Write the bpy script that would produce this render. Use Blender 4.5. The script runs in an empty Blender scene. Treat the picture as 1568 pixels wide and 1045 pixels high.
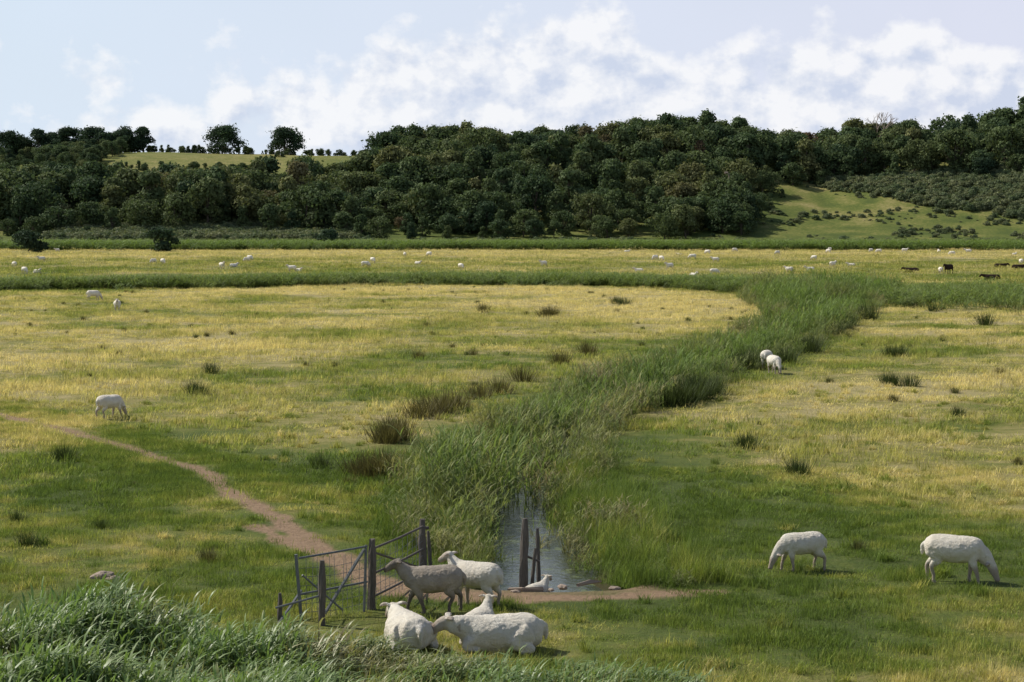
import bpy, bmesh, math, random
import numpy as np
from mathutils import Vector, noise as mnoise
rng = np.random.default_rng(7); random.seed(7)
scene = bpy.context.scene
H = 6.4; F = 3000.0; HOR = 335.0

def G(u, v, z=0.0):
    """survey sight (bearing, depression) -> point on the level ground"""
    k = (H - z) / (v - HOR)
    return ((u - 784.0) * k, F * k)

def sstep(a, b, x):
    t = np.clip((x - a) / (b - a), 0, 1); return t * t * (3 - 2 * t)

def poly_dist(P, X, Y):
    d = np.full(X.shape, 1e9)
    for i in range(len(P) - 1):
        ax, ay = P[i]; bx, by = P[i + 1]
        dx, dy = bx - ax, by - ay; L = dx * dx + dy * dy + 1e-9
        t = np.clip(((X - ax) * dx + (Y - ay) * dy) / L, 0, 1)
        d = np.minimum(d, np.hypot(X - ax - t * dx, Y - ay - t * dy))
    return d

def in_poly(P, X, Y):
    ins = np.zeros(X.shape, bool); n = len(P)
    for i in range(n):
        x1, y1 = P[i]; x2, y2 = P[(i + 1) % n]
        c = ((y1 > Y) != (y2 > Y)) & (X < (x2 - x1) * (Y - y1) / (y2 - y1 + 1e-12) + x1)
        ins ^= c
    return ins

def vnoise(X, Y, s, seed=0):
    r = np.random.default_rng(seed); T = r.random((256, 256))
    x = X / s + 1000; y = Y / s + 1000
    xi = np.floor(x).astype(int); yi = np.floor(y).astype(int)
    fx = x - xi; fy = y - yi; fx = fx * fx * (3 - 2 * fx); fy = fy * fy * (3 - 2 * fy)
    g = lambda a, b: T[a % 256, b % 256]
    return (g(xi, yi) * (1 - fx) + g(xi + 1, yi) * fx) * (1 - fy) + (g(xi, yi + 1) * (1 - fx) + g(xi + 1, yi + 1) * fx) * fy

# ---------------------------------------------------------------- layout
CH = [(0.7, 31.0)] + [G(*p) for p in [(850, 905), (836, 870), (800, 800), (782, 745), (800, 700), (870, 645), (960, 600), (1060, 560), (1150, 525), (1240, 490), (1290, 465)]]
REED_POLY = [G(*p) for p in [(700, 888), (612, 835), (588, 780), (620, 738), (690, 692), (765, 648), (850, 604), (945, 572), (1030, 542), (1110, 514), (1175, 490), (1130, 462), (1130, 446), (1250, 436), (1400, 450), (1345, 478), (1322, 496), (1235, 540), (1110, 590), (1005, 632), (925, 690), (935, 750), (1020, 830), (1120, 895), (1000, 912), (890, 905), (760, 893)]]
BAND = [G(*p) for p in [(-500, 446), (0, 444), (250, 440), (430, 437), (600, 434), (900, 435), (1080, 441), (1250, 452), (1350, 462), (1500, 459), (1750, 456)]]
PATH = [G(*p) for p in [(-250, 600), (-40, 628), (60, 652), (150, 676), (240, 705), (300, 722), (350, 758), (415, 795), (465, 832), (505, 858), (545, 885), (600, 908), (700, 916), (800, 921), (900, 921), (1000, 917), (1100, 912)]]
PATH2 = [G(*p) for p in [(385, 812), (430, 832), (480, 850), (530, 868)]]
DRYARC = [G(*p) for p in [(430, 447), (600, 446), (750, 447), (900, 450), (1020, 458), (1110, 468), (1150, 482)]]

RX = [-400, -183, -113, -74, -60, -50, -42, -20, 15, 50, 81, 104, 125, 155, 183, 300, 600]
RZ = [12, 11, 9, 9, 12, 17, 23, 27, 28, 27, 27, 23.5, 28, 30, 33, 36, 36]
def height(X, Y):
    X = np.asarray(X, float); Y = np.asarray(Y, float)
    z = np.zeros(np.broadcast(X, Y).shape)
    z = z + 0.12 * (vnoise(X, Y, 9, 1) - .5) + 0.07 * (vnoise(X, Y, 2.2, 2) - .5) + .04 * (vnoise(X, Y, .7, 4) - .5) * (Y < 80)
    d = poly_dist(CH, X, Y)
    z = z - 0.85 * sstep(1.95, 0.3, d + .5 * (vnoise(X, Y, 1.3, 6) - .5)) * sstep(33.3, 34.6, Y)
    # embankment on which the viewer stands
    z = z + 4.8 * sstep(19, 1, Y)
    # hills
    Xr = X * 700 / np.maximum(Y, 500)
    R = np.interp(Xr * .5 + X * .5, RX, RZ)
    L = np.interp(X, [-80, -40], [95, 175])
    front = R * sstep(0, 1, (Y - 515) / L) * (1 + 0.10 * (vnoise(X, Y, 60, 3) - .5))
    Fz = 38 + 5 * (vnoise(X, Y * 0 + 3, 90, 5) - .5)
    z = z + np.where(Y > 515, front + (Fz - R) * sstep(720, 1010, Y) + 1.5 * (vnoise(X, Y, 30, 8) - .5) * sstep(530, 580, Y), 0)
    return z

BL = [(*G(150, 545), 14, 20, .35), (*G(600, 560), 8, 15, -.22), (*G(1380, 620), 13, 18, .2), (*G(1020, 760), 4.0, 9, -.5),
      (*G(150, 740), 12, 9, -.18), (*G(250, 855), 6, 2.5, .3), (*G(1500, 760), 5, 7, .2), (*G(1250, 1000), 5, 2.2, .15), (*G(500, 640), 5, 8, .15),
      (*G(1300, 840), 7, 4, -.08), (*G(380, 900), 4, 2, -.1)]
def dryness(X, Y):
    d = np.interp(Y, [0, 30, 45, 60, 90, 150, 200, 300, 330, 395, 402, 600, 1500], [.40, .42, .47, .56, .62, .64, .55, .60, .85, .95, .2, .2, .2])
    for bx, by, rx, ry, a in BL:
        d = d + a * np.exp(-((X - bx) / rx) ** 2 - ((Y - by) / ry) ** 2)
    a = poly_dist(DRYARC, X, Y); d = d + .5 * np.exp(-(a / 14) ** 2)
    d = d + .6 * (vnoise(X, Y, 5, 11) - .5) * (Y < 400) + .35 * (vnoise(X, Y, 18, 12) - .5) + .45 * (vnoise(X, Y, 1.7, 13) - .5) * (Y < 200)
    bb = poly_dist(BAND, X, Y); d = d - .5 * np.exp(-(bb / 6) ** 2)
    rp = poly_dist(CH, X, Y); d = d - .3 * np.exp(-(rp / 4) ** 2)
    return d
def dirtness(X, Y):
    n = vnoise(X, Y, .8, 21)
    w = np.interp(X, [-12, -5, -3, -1, 0, 4, 5], [.22, .22, .36, .42, .32, .26, .1])
    w = np.where(Y > 52, .24, w)
    a = sstep(1.4, .8, poly_dist(PATH, X, Y) / (w * (.5 + 1.0 * n)))
    b = sstep(1.3, .7, poly_dist(PATH2, X, Y) / (.22 * (.2 + 1.5 * n)))
    bank = sstep(1.5, .9, np.hypot((X - .6) / 1.6, (Y - 33.6) / .65))
    return np.clip(np.maximum(np.maximum(a, b), bank * (.4 + .7 * n)), 0, 1)
def pathd(X, Y): return np.minimum(poly_dist(PATH, X, Y), poly_dist(PATH2, X, Y) + .15)

# ---------------------------------------------------------------- node helpers
def new_mat(name):
    m = bpy.data.materials.new(name); m.use_nodes = True
    nt = m.node_tree; nt.nodes.clear(); return m, nt
def N(nt, t, **kw):
    n = nt.nodes.new(t)
    for k, v in kw.items(): setattr(n, k, v)
    return n
def math_(nt, op, a, b=None, clamp=False):
    n = nt.nodes.new('ShaderNodeMath'); n.operation = op; n.use_clamp = clamp
    for i, s in enumerate((a, b)):
        if s is None: continue
        if isinstance(s, (int, float)): n.inputs[i].default_value = s
        else: nt.links.new(s, n.inputs[i])
    return n.outputs[0]
def mixc(nt, f, a, b, mode='MIX'):
    n = nt.nodes.new('ShaderNodeMix'); n.data_type = 'RGBA'; n.blend_type = mode
    for s, i in ((f, 0), (a, 6), (b, 7)):
        if isinstance(s, (int, float)): n.inputs[i].default_value = s
        elif isinstance(s, tuple): n.inputs[i].default_value = (*s, 1)
        else: nt.links.new(s, n.inputs[i])
    return n.outputs[2]
def noise(nt, scale, detail=4, rough=.55, vec=None, mul=None):
    n = N(nt, 'ShaderNodeTexNoise'); n.inputs['Scale'].default_value = scale
    n.inputs['Detail'].default_value = detail; n.inputs['Roughness'].default_value = rough
    if vec is None:
        vec = N(nt, 'ShaderNodeNewGeometry').outputs['Position']
    if mul:
        vm = N(nt, 'ShaderNodeVectorMath', operation='MULTIPLY'); vm.inputs[1].default_value = mul
        nt.links.new(vec, vm.inputs[0]); vec = vm.outputs[0]
    nt.links.new(vec, n.inputs['Vector']); return n.outputs[0]
def ramp(nt, f, stops):
    r = N(nt, 'ShaderNodeValToRGB'); e = r.color_ramp.elements
    while len(e) < len(stops): e.new(.5)
    for el, (p, c) in zip(e, stops): el.position = p; el.color = (*c, 1)
    nt.links.new(f, r.inputs[0]); return r.outputs[0]
def attr(nt, name, inst=False):
    a = N(nt, 'ShaderNodeAttribute', attribute_name=name)
    a.attribute_type = 'INSTANCER' if inst else 'GEOMETRY'
    return a.outputs['Fac']
def principled(nt, col, rough=.8, spec=.3, bump=None, bstr=.3, bdist=.05):
    p = N(nt, 'ShaderNodeBsdfPrincipled')
    if isinstance(col, tuple): p.inputs['Base Color'].default_value = (*col, 1)
    else: nt.links.new(col, p.inputs['Base Color'])
    p.inputs['Roughness'].default_value = rough; p.inputs['Specular IOR Level'].default_value = spec
    if bump is not None:
        b = N(nt, 'ShaderNodeBump'); b.inputs['Strength'].default_value = bstr; b.inputs['Distance'].default_value = bdist
        nt.links.new(bump, b.inputs['Height']); nt.links.new(b.outputs[0], p.inputs['Normal'])
    return p.outputs[0]
def out(nt, s):
    o = N(nt, 'ShaderNodeOutputMaterial'); nt.links.new(s, o.inputs[0])

GRASS_STOPS = [(0.0, (.092, .130, .028)), (.3, (.150, .185, .038)), (.52, (.240, .240, .064)), (.72, (.36, .315, .115)), (1.0, (.50, .415, .20))]
def grass_color(nt, dry, gain=1.0):
    n1 = noise(nt, 1.1, 6, .65); n2 = noise(nt, .16, 3, .5)
    a = math_(nt, 'ADD', dry, math_(nt, 'MULTIPLY', math_(nt, 'SUBTRACT', n1, .5), 1.4))
    a = math_(nt, 'ADD', a, math_(nt, 'MULTIPLY', math_(nt, 'SUBTRACT', n2, .5), .7), True)
    c = ramp(nt, a, GRASS_STOPS)
    if gain != 1: c = mixc(nt, 1.0, c, (gain, gain, gain), 'MULTIPLY')
    return c

m_ground, nt = new_mat('pasture_ground')
c = grass_color(nt, attr(nt, 'dry'), .82)
fine = noise(nt, 14, 4, .7)
c = mixc(nt, math_(nt, 'MULTIPLY', fine, .4), c, (.045, .055, .02))
soil = mixc(nt, noise(nt, 6, 5, .7), (.15, .095, .058), (.38, .265, .17))
dn = math_(nt, 'ADD', attr(nt, 'dirt'), math_(nt, 'MULTIPLY', math_(nt, 'SUBTRACT', noise(nt, 5, 4, .7), .5), .6), True)
c = mixc(nt, dn, c, soil)
mudc = mixc(nt, attr(nt, 'mud'), c, (.05, .045, .02))
out(nt, principled(nt, mudc, .95, .1, noise(nt, 9, 6, .7), .8, .1))

def leaf_mat(name, colf, trans=.35, rough=.55, spec=.35, tt=(1.15, 1.2, .75)):
    m, nt = new_mat(name); c = colf(nt)
    p = principled(nt, c, rough, spec)
    t = N(nt, 'ShaderNodeBsdfTranslucent'); nt.links.new(mixc(nt, 1.0, c, tt, 'MULTIPLY'), t.inputs[0])
    mx = N(nt, 'ShaderNodeMixShader'); mx.inputs[0].default_value = trans
    nt.links.new(p, mx.inputs[1]); nt.links.new(t.outputs[0], mx.inputs[2]); out(nt, mx.outputs[0]); return m
def var(nt, c, lo=.6, hi=1.4):
    r = attr(nt, 'tone'); f = math_(nt, 'ADD', math_(nt, 'MULTIPLY', r, hi - lo), lo)
    v = N(nt, 'ShaderNodeCombineColor'); [nt.links.new(f, v.inputs[i]) for i in range(3)]
    return mixc(nt, 1.0, c, v.outputs[0], 'MULTIPLY')
m_grass = leaf_mat('grass_blades', lambda nt: var(nt, grass_color(nt, attr(nt, 'dry', True), 1.28), .45, 1.75), .34, .7, .12)
def reedcol(nt):
    c = mixc(nt, noise(nt, .6, 5, .65), (.060, .105, .026), (.20, .26, .07))
    c = mixc(nt, attr(nt, 'dry', True), c, (.30, .24, .14))
    return var(nt, c, .35, 1.8)
m_reed = leaf_mat('reed_leaves', reedcol, .36, .6, .14)
m_rush = leaf_mat('rush_stems', lambda nt: var(nt, mixc(nt, attr(nt, 'dry', True), (.055, .08, .026), (.20, .15, .065)), .45, 1.5), .22, .65, .12)
m_weed = leaf_mat('bankside_leaves', lambda nt: var(nt, mixc(nt, attr(nt, 'dry', True), mixc(nt, noise(nt, .9, 4), (.065, .12, .03), (.21, .28, .09)), (.28, .23, .12)), .3, 1.8), .32, .45, .38)
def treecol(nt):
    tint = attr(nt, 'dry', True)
    c = ramp(nt, tint, [(0, (.042, .070, .036)), (.3, (.070, .102, .042)), (.55, (.100, .128, .050)), (.8, (.145, .152, .060)), (1, (.15, .105, .065))])  # greens lightened a little, distance haze put into the colour
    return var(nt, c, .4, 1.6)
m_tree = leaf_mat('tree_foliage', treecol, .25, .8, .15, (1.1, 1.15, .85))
m_scrub = leaf_mat('scrub_foliage', lambda nt: var(nt, mixc(nt, attr(nt, 'dry', True), (.085, .12, .055), (.18, .19, .095)), .5, 1.5), .25, .7, .2)
m_bark, nt = new_mat('bark'); out(nt, principled(nt, mixc(nt, noise(nt, 3), (.06, .05, .04), (.14, .12, .09)), .95, .1))
m_wood, nt = new_mat('weathered_wood')
w = noise(nt, 12, 6, .7, mul=(3, 3, .5))
out(nt, principled(nt, mixc(nt, w, (.025, .022, .02), (.24, .21, .18)), .9, .15, w, .8, .03))
m_metal, nt = new_mat('galvanised_metal')
w = noise(nt, 9, 5, .6); out(nt, principled(nt, mixc(nt, w, (.06, .065, .07), (.22, .23, .23)), .6, .4))
m_stone, nt = new_mat('stone'); w = noise(nt, 9, 6, .7); out(nt, principled(nt, mixc(nt, w, (.18, .13, .10), (.42, .34, .27)), .9, .2, w, .6, .03))
m_water, nt = new_mat('ditch_water')
wn = noise(nt, 2.6, 5, .65)
wcol = mixc(nt, math_(nt, 'MULTIPLY', math_(nt, 'SUBTRACT', wn, .52, True), 9.0, True), (.035, .042, .028), (.10, .12, .04))
wp = N(nt, 'ShaderNodeBsdfPrincipled'); nt.links.new(wcol, wp.inputs['Base Color']); wp.inputs['Specular IOR Level'].default_value = .45
nt.links.new(math_(nt, 'ADD', .07, math_(nt, 'MULTIPLY', math_(nt, 'SUBTRACT', wn, .52, True), 3.0, True)), wp.inputs['Roughness'])
b_ = N(nt, 'ShaderNodeBump'); b_.inputs['Strength'].default_value = .45; b_.inputs['Distance'].default_value = .05
nt.links.new(noise(nt, 6, 4, .6), b_.inputs['Height']); nt.links.new(b_.outputs[0], wp.inputs['Normal']); out(nt, wp.outputs[0])
def animal_mat(name, wool, skin, dirt):
    m, nt = new_mat(name)
    tc = N(nt, 'ShaderNodeTexCoord').outputs['Object']
    n = noise(nt, 4.5, 5, .6, vec=tc); c = mixc(nt, math_(nt, 'MULTIPLY', math_(nt, 'SUBTRACT', n, .35, True), 2.0, True), wool, dirt)
    c = mixc(nt, attr(nt, 'skin'), c, skin)
    wn = noise(nt, 40, 5, .75, vec=tc)
    c = mixc(nt, math_(nt, 'MULTIPLY', wn, .35), c, dirt)
    out(nt, principled(nt, c, .95, .1, wn, 1.0, .045)); return m
m_sheep = animal_mat('sheep_wool', (.90, .85, .74), (.30, .215, .16), (.70, .61, .48))
m_sheep_shaded = animal_mat('sheep_wool_shaded', (.52, .46, .38), (.10, .08, .065), (.28, .23, .18))  # shaded copy of the white wool for one near sheep, shade in the colours
m_cow = animal_mat('cow_hide', (.03, .02, .017), (.03, .022, .02), (.05, .03, .02))

def link(o, parent=None):
    scene.collection.objects.link(o)
    if parent: o.parent = parent
    return o
def mesh_from(name, V, Fc, mats=(), attrs={}, smooth=False):
    me = bpy.data.meshes.new(name); V = np.asarray(V, np.float32); Fc = np.asarray(Fc, np.int32)
    me.vertices.add(len(V)); me.vertices.foreach_set('co', V.ravel())
    k = Fc.shape[1] if len(Fc) else 4
    if len(Fc):
        me.loops.add(Fc.size); me.loops.foreach_set('vertex_index', Fc.ravel())
        me.polygons.add(len(Fc)); me.polygons.foreach_set('loop_start', np.arange(0, Fc.size, k, dtype=np.int32))
        if smooth: me.polygons.foreach_set('use_smooth', np.ones(len(Fc), bool))
    me.update(calc_edges=True)
    for n, (t, a) in attrs.items():
        at = me.attributes.new(n, t, 'POINT')
        at.data.foreach_set('vector' if t == 'FLOAT_VECTOR' else 'value', np.asarray(a).ravel())
    for m in mats: me.materials.append(m)
    return me

# ---------------------------------------------------------------- terrain
ys = [-60, -40, -20, -8, 0, 5, 10, 14]
y = 18.0
while y < 5000:
    ys.append(y); y *= 1.0055 if y < 1100 else 1.05
ys = np.array(ys)
ts = np.concatenate([np.linspace(-1.6, -.42, 24, endpoint=False), np.linspace(-.42, .42, 420), np.linspace(.42, 1.6, 25)[1:]])
W = np.sqrt(np.maximum(ys, 0) ** 2 + 20 ** 2) * (ys < 18) + ys * (ys >= 18)
X = ts[None, :] * W[:, None]; Y = np.repeat(ys[:, None], len(ts), 1)
Z = height(X, Y)
nr, nc = X.shape
idx = np.arange(nr * nc).reshape(nr, nc)
Fc = np.stack([idx[:-1, :-1], idx[:-1, 1:], idx[1:, 1:], idx[1:, :-1]], -1).reshape(-1, 4)
dr = dryness(X, Y).copy()
dr = np.where(Y > 402, .26 + .55 * (vnoise(X, Y, 25, 31) - .4) + .6 * (vnoise(X, Y, 6, 32) - .5), dr)
dr = np.where((Y > 700), .38 + .5 * (vnoise(X, Y * 0 + np.floor(Y / 60) * 40, 60, 33) - .4), dr)
di = dirtness(X, Y); mud = sstep(1.6, 1.0, poly_dist(CH, X, Y)) * sstep(33.5, 34.2, Y)
me = mesh_from('pasture', np.stack([X, Y, Z], -1).reshape(-1, 3), Fc, [m_ground], {'dry': ('FLOAT', dr), 'dirt': ('FLOAT', di), 'mud': ('FLOAT', mud)}, True)
link(bpy.data.objects.new('pasture_ground', me))

pts = np.array(CH[1:7]); s = []
for i in range(len(pts) - 1):
    for k in range(8): s.append(pts[i] + (pts[i + 1] - pts[i]) * k / 8)
s = np.array(s); tg = np.gradient(s, axis=0); nrm = np.stack([tg[:, 1], -tg[:, 0]], 1); nrm /= np.linalg.norm(nrm, axis=1)[:, None]
V = []
for p, n in zip(s, nrm):
    for k in (-1.8, 0, 1.8): V.append((p[0] + n[0] * k, p[1] + n[1] * k, -.44))
ii = np.arange(len(V)).reshape(-1, 3)
Fw = np.concatenate([np.stack([ii[:-1, k], ii[:-1, k + 1], ii[1:, k + 1], ii[1:, k]], -1) for k in (0, 1)])
link(bpy.data.objects.new('ditch_water', mesh_from('ditch_water', V, Fw, [m_water])))

# ---------------------------------------------------------------- ribbons
def ribbons(P0, az, ln, el, bend, w, S=3, tip=.08, tone=None, roll=None):
    n = len(P0); P = np.array(P0, float); V = np.zeros((n, S + 1, 2, 3)); e = np.array(el, float)
    if roll is None: roll = rng.uniform(-.8, .8, n)
    a2 = az + np.pi / 2 + roll * .6
    side = np.stack([np.cos(a2), np.sin(a2), roll * 0], 1)
    prof = np.array([.75] + [1 - (k / S) ** 1.6 * (1 - tip) for k in range(1, S + 1)])
    for k in range(S + 1):
        h = side * (w * prof[k] / 2)[:, None]
        V[:, k, 0] = P - h; V[:, k, 1] = P + h
        st = (ln / S)[:, None] * np.stack([np.cos(az) * np.cos(e), np.sin(az) * np.cos(e), np.sin(e)], 1)
        P = P + st; e = e + bend / S
    b = np.arange(n)[:, None] * (S + 1) * 2 + np.arange(S)[None, :] * 2
    Fr = np.stack([b, b + 1, b + 3, b + 2], -1).reshape(-1, 4)
    if tone is None: tone = rng.random(n)
    return V.reshape(-1, 3), Fr, np.repeat(tone, (S + 1) * 2)
def join_r(L):
    V = []; Fs = []; R = []; o = 0
    for v, f, r in L: V.append(v); Fs.append(f + o); R.append(r); o += len(v)
    return np.concatenate(V), np.concatenate(Fs), np.concatenate(R)
def coll(name, meshes):
    c = bpy.data.collections.new(name)
    for i, me in enumerate(meshes):
        c.objects.link(bpy.data.objects.new('%s_variant_%02d' % (name, i), me))
    return c
def grass_patch(n, rad, h0, h1, w, mat, tufty=.5):
    k = max(3, n // 25); cx = rng.normal(0, rad * .55, (k, 2)); hs = rng.uniform(.4, 1.5, k); cr_ = rng.random(k)
    ci = rng.integers(0, k, n); sp = np.where(rng.random(n) < tufty, .07 * rad + .03, rad * .4)
    p = cx[ci] + rng.normal(0, 1, (n, 2)) * sp[:, None]
    P = np.column_stack([p, np.full(n, -.02)])
    r = ribbons(P, rng.uniform(0, 6.28, n), rng.uniform(h0, h1, n) * hs[ci], rng.uniform(.9, 1.5, n), rng.uniform(-1.2, -.1, n), rng.uniform(.6, 1.3, n) * w, 2, tone=.55 * cr_[ci] + .45 * rng.random(n))
    return mesh_from('grass', r[0], r[1], [mat], {'tone': ('FLOAT', r[2])})
def reed_clump(ns, rad, h, leafw, leafl, mat, lean=0, nleaf=6, e0=.7):
    L = []; p = rng.normal(0, rad, (ns, 2)); P = np.column_stack([p, np.full(ns, -.05)])
    az = rng.normal(lean, 1.2, ns); hh = h * rng.uniform(.6, 1.12, ns); el = rng.uniform(1.25, 1.5, ns); bd = -rng.uniform(.05, .4, ns)
    rs = rng.random(ns)
    L.append(ribbons(P, az, hh, el, bd, np.full(ns, leafw * .45), 3, .5, tone=rs * .4))
    for j in range(nleaf):
        f = rng.uniform(.2, .98, ns)
        e2 = el + bd * f * .5
        q = P + np.stack([np.cos(az) * np.cos(e2), np.sin(az) * np.cos(e2), np.sin(e2)], 1) * (hh * f)[:, None]
        L.append(ribbons(q, rng.normal(lean, 1.3, ns), leafl * rng.uniform(.6, 1.2, ns), rng.uniform(e0, 1.4, ns), rng.uniform(-1.7, -.4, ns), leafw * rng.uniform(.7, 1.2, ns), 3, tone=.4 * f + .3 * rs + .3 * rng.random(ns)))  # leaf tone part random, part sunlit tips painted lighter up the stem
    r = join_r(L)
    return mesh_from('reed', r[0], r[1], [mat], {'tone': ('FLOAT', r[2])})

def scatter(name, c, P, rot, sc, ix, dry):
    me = mesh_from(name, P, np.zeros((0, 4)), [], {'rot': ('FLOAT_VECTOR', rot), 'sc': ('FLOAT_VECTOR', sc), 'ix': ('INT', ix.astype(np.int32)), 'dry': ('FLOAT', dry)})
    o = link(bpy.data.objects.new(name, me))
    g = bpy.data.node_groups.new(name + '_instances', 'GeometryNodeTree')
    g.interface.new_socket('Geometry', in_out='INPUT', socket_type='NodeSocketGeometry')
    g.interface.new_socket('Geometry', in_out='OUTPUT', socket_type='NodeSocketGeometry')
    gi = g.nodes.new('NodeGroupInput'); go = g.nodes.new('NodeGroupOutput')
    ip = g.nodes.new('GeometryNodeInstanceOnPoints'); ci = g.nodes.new('GeometryNodeCollectionInfo')
    ci.inputs['Collection'].default_value = c; ci.inputs['Separate Children'].default_value = True; ci.inputs['Reset Children'].default_value = True
    ip.inputs['Pick Instance'].default_value = True
    def na(nm, t):
        a = g.nodes.new('GeometryNodeInputNamedAttribute'); a.data_type = t; a.inputs['Name'].default_value = nm; return a.outputs['Attribute']
    er = g.nodes.new('FunctionNodeEulerToRotation')
    L = g.links.new
    L(gi.outputs[0], ip.inputs['Points']); L(ci.outputs[0], ip.inputs['Instance']); L(na('ix', 'INT'), ip.inputs['Instance Index'])
    L(na('rot', 'FLOAT_VECTOR'), er.inputs[0]); L(er.outputs[0], ip.inputs['Rotation']); L(na('sc', 'FLOAT_VECTOR'), ip.inputs['Scale'])
    L(ip.outputs[0], go.inputs[0])
    md = o.modifiers.new('instances', 'NODES'); md.node_group = g
    return o
def put(name, c, X, Y, s, nv, dry, zoff=0, tilt=.05, sz=None, fixrot=False):
    n = len(X); P = np.column_stack([X, Y, height(X, Y) + zoff])
    rot = np.column_stack([rng.normal(0, tilt, n), rng.normal(0, tilt, n), rng.uniform(-.5, .5, n) if fixrot else rng.uniform(0, 6.28, n)])
    if sz is None: sz = s
    return scatter(name, c, P, rot, np.column_stack([s, s, sz]), rng.integers(0, nv, n), dry)
def sample(y0, y1, tmax, dens):
    n = int(tmax * (y1 ** 2 - y0 ** 2) * dens)
    Y = np.sqrt(rng.uniform(y0 ** 2, y1 ** 2, n)); return rng.uniform(-tmax, tmax, n) * Y, Y
def chx(X, Y, d): return (poly_dist(CH, X, Y) > d) | (Y < 32.9)

# meadow grass
cg = coll('grass_short', [grass_patch(520, .42, .03, .11, .011, m_grass, .5) for _ in range(6)])
X, Y = sample(19, 50, .32, 3.2)
X2, Y2 = rng.uniform(-30, 0, 12000), rng.uniform(44, 85, 12000); k = pathd(X2, Y2) < 1.8; X, Y = np.concatenate([X, X2[k]]), np.concatenate([Y, Y2[k]])
k = (dirtness(X, Y) < .3) & chx(X, Y, 1.6) & (pathd(X, Y) > np.interp(X, [-6, -4, -1, 0], [.5, .5, .75, .5]))
X, Y = X[k], Y[k]
put('short_grass', cg, X, Y, rng.uniform(.7, 1.25, len(X)), 6, dryness(X, Y) + rng.normal(0, .12, len(X)), sz=rng.uniform(.4, 1.8, len(X)))
cg2 = coll('grass_mid', [grass_patch(360, 1.2, .06, .22, .022, m_grass, .6) for _ in range(6)])
X, Y = sample(43, 200, .32, .42)
k = (pathd(X, Y) > 1.9) & chx(X, Y, 1.8)
X, Y = X[k], Y[k]; hn = vnoise(X, Y, 3, 41)
dz = .3 + 1.3 * hn; dz *= np.where((np.hypot((X - 3.6) / 5, (Y - 46) / 9) < 1), .6, 1)
put('meadow_grass', cg2, X, Y, rng.uniform(.8, 1.3, len(X)), 6, dryness(X, Y), sz=dz)
ctu = coll('grass_tuft', [grass_patch(110, .16, .08, .2, .013, m_grass, .6) for _ in range(4)])
X, Y = sample(24, 75, .32, 1.1)
k = (dirtness(X, Y) < .1) & chx(X, Y, 1.3) & (vnoise(X, Y, 2.0, 45) > .45) & (pathd(X, Y) > .4)
X, Y = X[k], Y[k]
put('grass_tussocks', ctu, X, Y, rng.uniform(.7, 1.5, len(X)), 4, dryness(X, Y) + rng.normal(0, .25, len(X)), sz=rng.uniform(.5, 1.4, len(X)))
cg3 = coll('grass_far', [grass_patch(300, 3, .12, .32, .05, m_grass, .5) for _ in range(4)])
X, Y = sample(190, 400, .32, .07)
put('far_meadow_grass', cg3, X, Y, rng.uniform(.8, 1.3, len(X)), 4, dryness(X, Y))

# reeds
cr = coll('reed', [reed_clump(15, .28, 1.55, .034, .48, m_reed) for _ in range(6)])
X, Y = sample(32, 260, .34, 2.9)
near = rng.random(len(Y)) < np.interp(Y, [30, 60, 100, 200], [1, .8, .45, .25])
X, Y = X[near], Y[near]
k = in_poly(REED_POLY, X, Y)
X, Y = X[k], Y[k]
d = poly_dist(CH, X, Y); edge = poly_dist(REED_POLY + [REED_POLY[0]], X, Y)
k = (d > np.interp(Y, [34, 38, 41, 46, 49, 53], [1.15, .85, .68, .55, .4, 0.0])) | ((rng.random(len(X)) < .10) & (Y > 37.5)); X, Y, d, edge = X[k], Y[k], d[k], edge[k]
chX = np.interp(Y, [p[1] for p in CH], [p[0] for p in CH])
h = .42 + .66 * np.clip(edge / 2.0, 0, 1)
h *= np.where((X > chX) & (Y < 50), np.interp(Y, [36, 50], [.62, .8]), 1) * np.interp(Y, [34, 38, 50, 90, 150], [.5, .72, .97, .97, .95])
h *= np.where((X < chX) & (Y > 40) & (Y < 60), 1.1, 1)
h *= .5 + .9 * vnoise(X, Y, 2.0, 55)
dd = np.clip((vnoise(X, Y, 3.0, 51) - .52) * 2.0, 0, 1) * .7 + .35 * (edge < 1.0) * rng.random(len(X))
dd += .7 * np.exp(-((X - chX - .9) / 1.3) ** 2) * (Y < 66) * rng.random(len(X))
put('reed_bed', cr, X, Y, h * .9 + .25, 6, np.clip(dd, 0, 1), sz=h)
n = 5200; t = rng.random(n); P = np.array(BAND); cum = np.concatenate([[0], np.cumsum(np.hypot(*np.diff(P, axis=0).T))])
X = np.interp(t * cum[-1], cum, P[:, 0]); Y = np.interp(t * cum[-1], cum, P[:, 1]) + rng.normal(0, 1, n) * np.interp(X, [-60, -30, 20, 40, 70], [1.0, 2.5, 4, 9, 6])
k = vnoise(X, Y, 15, 61) < np.interp(X, [-60, -30], [.55, 2]); X, Y = X[k], Y[k]
put('reed_fringe', cr, X, Y, rng.uniform(1.2, 2, len(X)), 6, rng.uniform(0, .2, len(X)), sz=rng.uniform(.35, .8, len(X)))
X = rng.uniform(-190, 190, 9000); Y = rng.normal(404, 5, 9000)
Y[5000:] = rng.uniform(405, 510, 4000)
put('distant_reeds', cr, X, Y, rng.uniform(2.5, 4.5, len(X)), 6, np.where(Y < 412, 0, .15), sz=np.where(Y < 414, rng.uniform(.8, 1.3, len(X)), rng.uniform(.5, .9, len(X))))

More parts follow.
